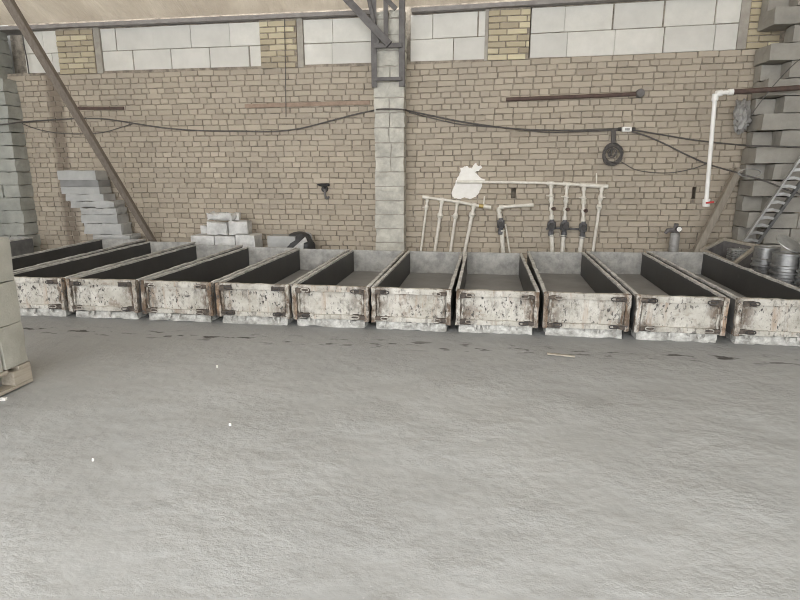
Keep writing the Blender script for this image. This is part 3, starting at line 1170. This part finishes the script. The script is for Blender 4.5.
riser(t, 457.5, 202, 450.5, 251, .022, .05, [(.28, -1)])
riser(t, 474, 205, 464.5, 252, .026, .05, [(.2, 1)])


def meter(par, x, y, off, r=.055, name='water_meter'):
    c = wp(x, y, off)
    m = MB()
    prof = [(r * .55, -.085), (r * .62, -.06), (r * .95, -.04), (r * 1.05, 0), (r * .95, .04), (r * .62, .06), (r * .55, .085)]
    m.lathe(prof, 16, c)
    for a in range(6):
        t0 = a * math.pi / 3
        m.tube([c + Vector((math.cos(t0) * r * .8, math.sin(t0) * r * .8, -.055)), c + Vector((math.cos(t0) * r * .8, math.sin(t0) * r * .8, .055))], .011, 6)
    m.lathe([(.036, -.15), (.040, -.12), (.036, -.08)], 8, c)
    o = m.build(name, 'meter', par, smooth=True)
    m = MB()
    m.tube([c + Vector((0, -r * .6, 0)), c + Vector((0, -r * 1.45, 0))], [r * .75, r * .72], 16)
    m.build('dial_cap', 'steel_dark', o, smooth=True)
    return o


t = thing('water_meter_pipe', 'single white elbow pipe with one dark water meter on the brick wall', 'pipework', wp(503, 250, .06))
m = MB()
pipe(m, [(533.5, 205), (515, 205.8), (500.5, 207), (498.6, 208.5), (498.8, 212), (500, 217)], .026)
fitting(m, 503.5, 206.6, 499, 207.2, .036, .05)
fitting(m, 498.6, 207.5, 499, 212, .036, .05)
fitting(m, 499.5, 214, 500, 218, .034, .05)
m.build('elbow_pipe', 'pvc', t, smooth=True)
meter(t, 500.8, 224, .06, .052)
riser(t, 501.5, 230, 503, 251, .031, .055, None, 'lower_pipe')
riser(t, 505.5, 224, 509.5, 251, .013, .05, None, 'side_tube')

t = thing('meter_pipework', 'long white header pipe with three dark water meters and a thin tap pipe', 'pipework', wp(570, 250, .06))
m = MB()
pipe(m, [(457, 182), (480, 182), (510, 182.2), (545, 183), (570, 184.2), (605, 186.3)], .021)
for fx, fy in ((551, 183.3), (567, 184), (584, 185.1)):
    fitting(m, fx - 4, fy - .2, fx + 3, fy + .2, .032, .05)
fitting(m, 583, 185, 608, 186.5, .030, .05)
fitting(m, 596.5, 173, 596.5, 184, .010, .04)
m.build('header_pipe', 'pvc', t, smooth=True)
for k, (xt, yt, xm, ym, xb, yb) in enumerate(((551, 184, 551.5, 225.5, 552.3, 251), (567, 185, 564.5, 226, 562.3, 251), (584, 186, 583, 227.5, 580, 251))):
    m = MB()
    a, c = wp(xt, yt, .05), wp(xm, ym - 5, .05)
    m.tube([a, c], .021, 10)
    d = c - a
    for u0, u1, rr_ in ((0.0, .12, .031), (.28, .5, .031), (.42, .46, .038), (.62, .72, .035), (.86, 1.0, .034)):
        m.tube([a + d * u0, a + d * u1], rr_, 12)
    o = m.build('drop_pipe', 'pvc', t, smooth=True)
    h0 = a + d * .33 + Vector((0, -.045, 0))
    m = MB()
    m.tube([h0 + Vector((-.075, -.005, .01)), h0, h0 + Vector((.03, 0, -.004))], .010, 6)
    m.tube([h0, h0 + Vector((0, .04, 0))], .009, 6)
    m.build('valve_lever', 'pvc', o, smooth=True)
    k0 = a + d * .67
    m = MB()
    m.tube([k0, k0 + Vector((.035, -.06, .0))], [.022, .026], 8)
    m.build('strainer_cap', 'rust_dark', o, smooth=True)
    meter(t, xm, ym, .06, .058 if k < 2 else .055)
    riser(t, xm - (0 if k == 0 else 1), ym + 9, xb, yb, .031, .055, None, 'lower_pipe')
m = MB()
m.tube([wp(546, 229, .04), wp(551, 228, .05), wp(565, 228.5, .05), wp(577, 229, .05), wp(584, 229, .05)], .014, 8)
m.build('link_pipe', 'meter', t, smooth=True)['label'] = 'dark pipe linking the water meters'
riser(t, 602, 187, 593, 251, .021, .05, [(.16, 1), (.3, -1)], 'tap_pipe')

# white pipe with a red lever, hung from a brown pipe
t = thing('water_pipe', 'tall thin white pipe with a red valve lever hanging from a brown pipe', 'pipe', yp(706, 207, 7.55))
P = lambda x, y, Y=7.6: yp(x, y, Y)
m = MB()
m.tube([P(733, 92), P(727, 92.3), P(716.8, 93.5), P(715, 97), P(714.6, 102), P(706.5, 198, 7.58), P(706, 204, 7.58)], .025, 12)
m.tube([P(733, 92), P(728, 92.3)], .038, 12)
m.tube([P(722, 92.8), P(716, 94)], .038, 12)
m.tube([P(715.5, 94), P(714.6, 101)], .038, 12)
m.build('white_pipe', 'pvc_white', t, smooth=True)
m = MB()
m.tube([P(706.4, 199, 7.58), P(706, 206.5, 7.58)], [.045, .042], 12)
v = m.build('valve', 'pvc_white', t, smooth=True)
m = MB()
m.tube([P(706, 203, 7.52), P(709, 202.6, 7.52), P(714, 202, 7.5)], [.010, .012, .012], 8)
m.build('lever', 'red', v, smooth=True)['label'] = 'red lever'
m = MB()
m.tube([P(733, 92), P(760, 90.3), P(805, 87.3)], .030, 12)
m.build('brown_pipe', 'rust_dark', t, smooth=True)['label'] = 'brown rusty pipe'

# steel pipe and rusty bar set in the brickwork
t = thing('steel_pipe', 'dark horizontal steel pipe with a round flange under the white block band', 'pipe', wp(560, 97, .03))
m = MB()
pipe(m, [(506, 99.5), (540, 98.2), (600, 95.8), (638, 94)], .026, .015)
m.build('pipe', 'rust_dark', t, smooth=True)
m = MB()
c = wp(639.5, 93.6, .0)
m.tube([c + Vector((0, -.075, 0)), c + Vector((0, -.05, 0)), c + Vector((0, .01, 0))], [.048, .056, .056], 18)
m.build('flange', 'steel_grey', t, smooth=True)
m = MB()
m.beam(wp(245, 106.2, .004), wp(370, 102.6, .004), .03, .055)
o = m.build('flat_bar', 'rust', bevel=.003)
centre(o)
tag(o, 'rusty flat bar set flush along the brick course beside the pillar', 'bar')
m = MB()
m.beam(wp(78, 108.4, .004), wp(124, 108.2, .004), .03, .045)
o = m.build('flat_bar', 'rust_dark', bevel=.003)
centre(o)
tag(o, 'short dark rusty bar in the brickwork behind the long wooden pole', 'bar')

# tap on the wall
t = thing('wall_tap', 'small dark metal tap on the plain brick wall near the pillar', 'tap', wp(325, 192, .03))
m = MB()
c = wp(325, 189, 0)
m.tube([c + Vector((0, .01, 0)), c + Vector((0, -.05, 0))], [.05, .045], 14)
m.build('back_plate', 'steel_dark', t, smooth=True)
m = MB()
m.tube(smooth_path([wp(324.5, 189, .05), wp(325, 194, .08), wp(326.5, 198.5, .08), wp(329, 196.5, .08)]), .017, 8)
m.build('spout', 'steel_grey', t, smooth=True)
m = MB()
m.tube([wp(317.5, 184.6, .05), wp(324, 185.5, .07), wp(329.5, 184.6, .06)], [.01, .03, .018], 8)
m.tube([wp(324.5, 189, .05), wp(324.5, 185.5, .07)], .016, 8)
m.build('handle', 'black', t, smooth=True)

# standpipe with a white dial
t = thing('standpipe', 'grey standpipe with a round white dial behind the trough', 'standpipe', tuple(wp(674.5, 250, .2)[:2]) + (0,))
c = wp(674.5, 240, .2)
zt = wp(674.5, 233, .2).z
MB().lathe([(.062, 0), (.062, zt - .03), (.056, zt)], 18, (c.x, c.y, 0)).build('barrel', 'film_grey', t, smooth=True)
m = MB()
z2 = wp(674.5, 223.5, .2).z
m.lathe([(.034, zt - .01), (.05, zt + .02), (.05, zt + .05), (.03, zt + .07), (.03, z2)], 14, (c.x, c.y, 0))
m.tube([Vector((c.x, c.y, zt + .045)), wp(667.5, 230.5, .24), wp(665, 233.5, .24)], [.03, .03, .02], 8)
m.build('head', 'steel_grey', t, smooth=True)
g = wp(678.3, 229, .26)
m = MB()
m.tube([g, g + Vector((0, -.035, 0))], .037, 20)
d = m.build('dial', 'steel_dark', t, smooth=True)
MB().tube([g + Vector((0, -.035, 0)), g + Vector((0, -.042, 0))], .031, 20).build('face', 'pvc_white', d, smooth=True)

# ------------------------------------------------------------------ cables
def cable(name, pts, r, lab, off=.03, cat='cable', grp=None, mat='cable'):
    P = [wp(p[0], p[1], p[2] if len(p) > 2 else off) for p in pts]
    o = MB().tube(smooth_path(P, 8), r, 8).build(name, mat, smooth=True)
    c = o.data.vertices[0].co.copy()
    o.data.transform(Matrix.Translation(-c))
    o.location = c
    return tag(o, lab, cat, grp)


cable('power_cable', [(-30, 126, .36), (0, 124.6, .34), (14, 123, .32), (21.5, 122, .08), (50, 120), (80, 118.4), (105, 119), (135, 123.5), (165, 128), (200, 130.6), (240, 131.2), (272, 131.5),
                      (300, 128.5), (330, 121), (355, 114.5), (372, 110.8, .05), (378, 109.4, .29), (390, 109, .29), (403, 109.6, .29), (409, 111, .06),
                      (430, 115.3), (455, 120.5), (480, 124.6), (510, 128.4), (540, 130), (575, 130.4), (605, 129.3), (621, 128.6)], .011,
      'thick dark power cable sagging along the whole brick wall to the white box')
cable('thin_cable', [(409, 112.5, .05), (430, 117.6), (455, 123.4), (480, 126), (510, 128.2, .05), (545, 132.2, .05), (580, 131.6, .05), (619, 130, .04)], .008,
      'thin dark wire looping below the thick cable beside the pillar')
cable('thin_cable', [(22, 123.5), (32, 127.5), (45, 131), (62, 133.4), (85, 133.8), (105, 132), (122, 127), (132, 124)], .007,
      'thin slack wire dipping below the cable behind the wooden pole')
cable('thin_cable', [(336.5, 12, .08), (336, 60), (335.8, 92), (336.3, 118)], .006, 'thin vertical wire running down from the roof beside the pillar') if False else None
cable('thin_cable', [(284.5, 19, .08), (285, 45, .05), (285.5, 80, .03), (286, 117, .03)], .006, 'thin vertical wire running down over the yellow brick pier')
cable('power_cable', [(627, 129), (640, 131), (665, 135.2), (690, 139.4), (715, 142.5, .08), (735, 144.5, .3), (752, 145.8, .56), (775, 146.3, .58), (810, 147.2, .58)], .010,
      'dark cable running from the white box level across the toothed blocks')
cable('power_cable', [(627, 130.5), (645, 135.5), (665, 144), (685, 154), (705, 163, .1), (722, 168.5, .3), (735, 172, .48), (748, 176, .60), (765, 181, .62), (785, 189, .62), (810, 197.5, .62)], .010,
      'dark cable sloping down from the white box behind the white pipe to the ladder')
cable('thin_cable', [(618, 160), (625, 164), (635, 169.5), (648, 172), (665, 173), (680, 171.5), (695, 168), (706, 164)], .006,
      'thin wire trailing from the hanging cable coil toward the white pipe')
cable('thin_cable', [(803, 57, .58), (792, 66, .6), (775, 84, .6), (762, 100, .6), (752, 114, .58)], .006, 'thin wire slanting down over the toothed blocks above the brown pipe')
cable('thin_cable', [(22, 30, .06), (24, 45, .04), (27, 60, .04), (29, 74, .04)], .009, 'short dark wire hanging on the white blocks beside the grey pier')

# junction box
t = thing('junction_box', 'small white junction box where the cables meet on the brick wall', 'box', wp(626, 129, .02))
p, q = wp(621, 132, .0), wp(631, 127, .0)
m = MB()
m.box(p.x, q.x, p.y - .065, p.y - .002, p.z, q.z)
m.build('body', 'pvc_white', t, bevel=.006)
m = MB()
m.box(p.x + .03, q.x - .03, p.y - .075, p.y - .066, p.z + .015, q.z - .02)
m.build('cover', 'film_grey', t, bevel=.003)
for xx in (619.5, 633.5):
    c = wp(xx, 129.2, .035)
    MB().tube([c + Vector((-.02, 0, 0)), c + Vector((.02, 0, 0))], .024, 10).build('gland', 'steel_dark', t, smooth=True)

# hanging coil
t = thing('cable_coil', 'round coil of dark cable hanging under the white junction box', 'coil', wp(612.5, 166, .04))
c = wp(612.3, 154.5, .05)
m = MB()
r = random.Random(4)
pts = []
for i in range(260):
    a = i / 20 * 2 * math.pi
    rad = .125 + .016 * math.sin(i * .37) + .012 * noise.noise(Vector((i * .11, 0, 0)))
    pts.append(c + Vector((math.cos(a) * rad * .93, -.02 + .02 * math.sin(i * .53), math.sin(a) * rad + .01 * math.sin(i * .07))))
m.tube(pts, .0065, 6)
m.build('loops', 'cable', t, smooth=True)
m = MB()
pts = []
for i in range(60):
    a = i / 20 * 2 * math.pi
    rad = .05 + .012 * math.sin(i * .5)
    pts.append(c + Vector((-.01 + math.cos(a) * rad, -.03, .02 + math.sin(a) * rad)))
m.tube(pts, .006, 6)
m.build('inner_loops', 'cable', t, smooth=True)
m = MB()
m.tube([wp(612.5, 129, .03), wp(612.8, 137, .04), wp(613, 146, .05)], .022, 8)
m.tube([wp(615, 129, .03), wp(614.8, 137, .04), wp(614, 146, .05)], .014, 8)
m.tube([wp(612.6, 144, .06), wp(611, 156, .07)], .012, 8)
m.build('strap', 'cable', t, smooth=True)

# loose loop of wire on the teeth
t = thing('wire_coil', 'loose flat loop of grey wire on the toothed blocks above the short timber', 'coil', yp(749, 178, 7.66))
m = MB()
c = yp(749.5, 173.5, 7.66)
pts = []
for i in range(70):
    a = i / 20 * 2 * math.pi
    rad = 1 + .16 * math.sin(i * .31)
    pts.append(c + Vector((math.cos(a) * .13 * rad, -.01 + .012 * math.sin(i * .4), math.sin(a) * .05 * rad)))
m.tube(pts, .006, 6)
m.build('loops', 'film_grey', t, smooth=True)

# crumpled plastic beside the teeth
m = MB()
c = yp(741.5, 117, 8.03)
for j in range(19):
    ph = math.pi * j / 18
    for i in range(28):
        th = 2 * math.pi * i / 28
        d = Vector((math.sin(ph) * math.cos(th), math.sin(ph) * math.sin(th), -math.cos(ph)))
        k = 1 + .5 * noise.noise(d * 2.4 + Vector((8, 2, 0))) + .25 * noise.noise(d * 7)
        m.v.append((c.x + d.x * .10 * k - d.z * .02, c.y + d.y * .07 * k, c.z + d.z * .19 * k))
for j in range(18):
    for i in range(28):
        i2 = (i + 1) % 28
        m.f.append((j * 28 + i, j * 28 + i2, (j + 1) * 28 + i2, (j + 1) * 28 + i))
        m.t.append(.5)
o = m.build('plastic_wrap', 'film_grey')
centre(o)
tag(o, 'crumpled grey plastic wrap stuck between brick wall and toothed blocks under the brown pipe', 'plastic')

# ------------------------------------------------------------------ ladder
pa, pb = yp(744, 241, 7.66), yp(800, 158.5, 7.5)
qa, qb = yp(757.5, 243, 7.66), yp(800, 183.5, 7.52)
d1 = (pb - pa)
d2 = (qb - qa).normalized() * d1.length
t0 = (.45 - pa.z) / d1.z
foot1 = pa + d1 * t0
foot2 = qa + d2 * ((.45 - qa.z) / d2.z)
t = thing('steel_ladder', 'galvanized steel ladder leaning at a slant against the toothed block wall', 'ladder', foot1)
MB().beam(foot1, pb + d1 * .25, .022, .05, (0, 1, 0)).build('rail', 'galv', t, bevel=.003)
MB().beam(foot2, qa + d2 * 1.25, .035, .05, (0, 1, 0)).build('rail', 'ladder_shaded', t, bevel=.003)['label'] = 'dark shaded rail'
n = 14
for i in range(1, n):
    u = i / n
    a = foot1.lerp(pb + d1 * .25, u)
    c = foot2.lerp(qa + d2 * 1.25, u)
    m = MB()
    e = d1.normalized()
    w = (c - a).normalized()
    f_ = e.cross(w).normalized()
    if f_.y > 0:
        f_ = -f_
    k0 = f_ * .012
    m.beam(a + k0, a.lerp(c, .45) + k0 + e * .02, .040, .012, tuple(f_))
    m.beam(a.lerp(c, .42) + k0 + e * .02, c + k0, .034, .012, tuple(f_))
    m.build('rung', 'galv', t, bevel=.003)

# ------------------------------------------------------------------ open bin, cans and lids beside the last trough
c1, c2, c3 = yp(702.5, 250, 7.72), yp(724, 239, 7.88), yp(757, 246, 7.45)
c4 = c1 + (c3 - c2)
c4.z = .30
t = thing('open_bin', 'open bin with a pale wooden rim behind the cans at the row end', 'bin', ((c1.x + c3.x) / 2, (c1.y + c3.y) / 2, 0))
cs = [c1, c2, c3, c4]
for i in range(4):
    a, c = cs[i], cs[(i + 1) % 4]
    d = (c - a).normalized()
    m = MB()
    m.beam(a - d * .02, c + d * .02, .045, .035)
    m.build('rim_board', 'bin_wood', t, bevel=.003)
    m = MB()
    nrm = d.cross(Vector((0, 0, 1))) * .008
    m.quadbox([Vector((a.x, a.y, 0)) - nrm, Vector((c.x, c.y, 0)) - nrm, Vector((c.x, c.y, 0)) + nrm, Vector((a.x, a.y, 0)) + nrm,
               a - nrm, c - nrm, c + nrm, a + nrm])
    m.build('side_panel', 'steel_grey', t)
cm = (c1 + c2 + c3 + c4) / 4
m = MB()
m.quadbox([Vector((p_.x, p_.y, .17)).lerp(Vector((cm.x, cm.y, .17)), .08) for p_ in (c4, c3, c2, c1)] +
          [Vector((p_.x, p_.y, .20)).lerp(Vector((cm.x, cm.y, .20)), .08) for p_ in (c4, c3, c2, c1)])
m.build('bottom_panel', 'steel_dark', t)
tc = cm.lerp(c3, .42)
for k in range(9):
    z = .202 + k * .029
    m = MB()
    w_, dp = .24, .16
    x0 = tc.x - w_ / 2 + .006 * math.sin(k * 2.2)
    y0 = tc.y - dp / 2 + .005 * math.cos(k * 1.7)
    for s_ in range(8):
        zz = z + (.005 if s_ % 2 else 0)
        m.box(x0 + w_ * s_ / 8, x0 + w_ * (s_ + 1) / 8, y0, y0 + dp, zz, zz + .02)
    o = centre(m.build('metal_tray', 'galv'))
    tag(o, ('topmost grey metal tray of the pile in the open bin' if k == 8 else 'grey metal tray in the pile in the open bin, under the topmost one'), 'tray', 'metal trays piled in the bin')


def can(lab, x, y, rad, h, rib, lid=None):
    t = thing('metal_can', lab, 'can', (x, y, 0), 0, 'ribbed metal cans at the row end')
    prof = [(rad * .96, 0), (rad, .012)]
    for zc in rib:
        prof += [(rad, h * zc - .018), (rad * 1.12, h * zc - .010), (rad * 1.12, h * zc + .010), (rad, h * zc + .018)]
    prof += [(rad, h - .02), (rad * 1.045, h - .016), (rad * 1.045, h), (rad * .93, h), (rad * .92, h - .012)]
    m = LB()
    m.lathe(prof, 32)
    m.build('body', 'can_metal', t, smooth=True)
    LB().lathe([(rad * .90, h - .012), (rad * .90, h - .006), (.012, h - .004)], 28).build('lid', 'galv', t, smooth=True)
    return t


def can_at(lab, px, py, Y, rad, rib):
    c = yp(px, py, Y)
    can(lab, c.x, c.y, rad, c.z, rib)
    return c


k1 = can_at('ribbed metal can nearest the open bin, standing behind the trough rim', 767.5, 247, 6.75, .125, (.54, .65, .76))
k2 = can_at('ribbed metal can with a tilted lid plate lying across its top', 787.5, 253, 6.3, .128, (.54, .65, .76))
k3 = can_at('ribbed metal can cut by the picture edge, behind the last trough', 815, 259, 6.1, .125, (.54, .65, .76))
# tilted lid plates
for (pts, lab, zz) in (((779, 790, 801, 786), 'oval metal plate lying tilted on the middle can', .0),):
    c = yp(786.5, 247.5, 6.3)
    m = LB()
    m.lathe([(.135, 0), (.138, .006), (.135, .012), (.11, .016), (.02, .018)], 32)
    o = m.build('lid_plate', 'galv', smooth=True)
    o.location = Vector((k2.x + .0, k2.y, k2.z + .095))
    o.rotation_euler = (R(30), R(20), 0)
    tag(o, 'round metal plate lying tilted on top of the middle can', 'lid')
    m = LB()
    m.lathe([(.13, 0), (.133, .006), (.13, .012), (.11, .016), (.02, .018)], 32)
    o = m.build('lid_plate', 'galv', smooth=True)
    o.location = Vector((k3.x - .03, k3.y + .02, k3.z + .095))
    o.rotation_euler = (R(28), R(22), 0)
    tag(o, 'round metal plate tilted on the can at the picture edge', 'lid')

# ------------------------------------------------------------------ bits on the floor
a, c = zp(547, 353.5, .012), zp(575, 356.5, .012)
o = centre(MB().beam(a, c, .028, .012).build('wood_stick', 'bin_wood', bevel=.002))
tag(o, 'pale thin stick lying on the floor in front of the meter troughs', 'stick')
for (x, y, s, lab) in ((217, 366, .007, 'small white chip on the floor in front of the white-splashed troughs'),
                       (230, 424, .008, 'small white chip alone on the open floor'),
                       (93, 459, .005, 'tiny white chip on the floor between the pallet and the picture bottom'),
                       (4, 399, .02, 'flat white fragment on the floor beside the wooden pallet')):
    c = zp(x, y, 0)
    m = MB()
    m.rough(c.x - s, c.x + s, c.y - s * .7, c.y + s * .7, -.012, s * .6, s / 2.5, s * .25, x, 30)
    o = centre(m.build('concrete_chip', 'plaster'))
    tag(o, lab, 'chip', 'white chips on the floor')

# ------------------------------------------------------------------ light: overcast daylight through the open front and the roof film
w = bpy.data.worlds.new('world')
S.world = w
w.use_nodes = True
bg = w.node_tree.nodes['Background']
bg.inputs['Color'].default_value = (0.97, 0.985, 1.0, 1)
bg.inputs['Strength'].default_value = 3.2
S.view_settings.view_transform = 'Standard'
S.view_settings.look = 'None'
S.view_settings.gamma = 1.0
S.view_settings.use_curve_mapping = False
S.view_settings.exposure = 0.58
S.cycles.filter_width = 1.0
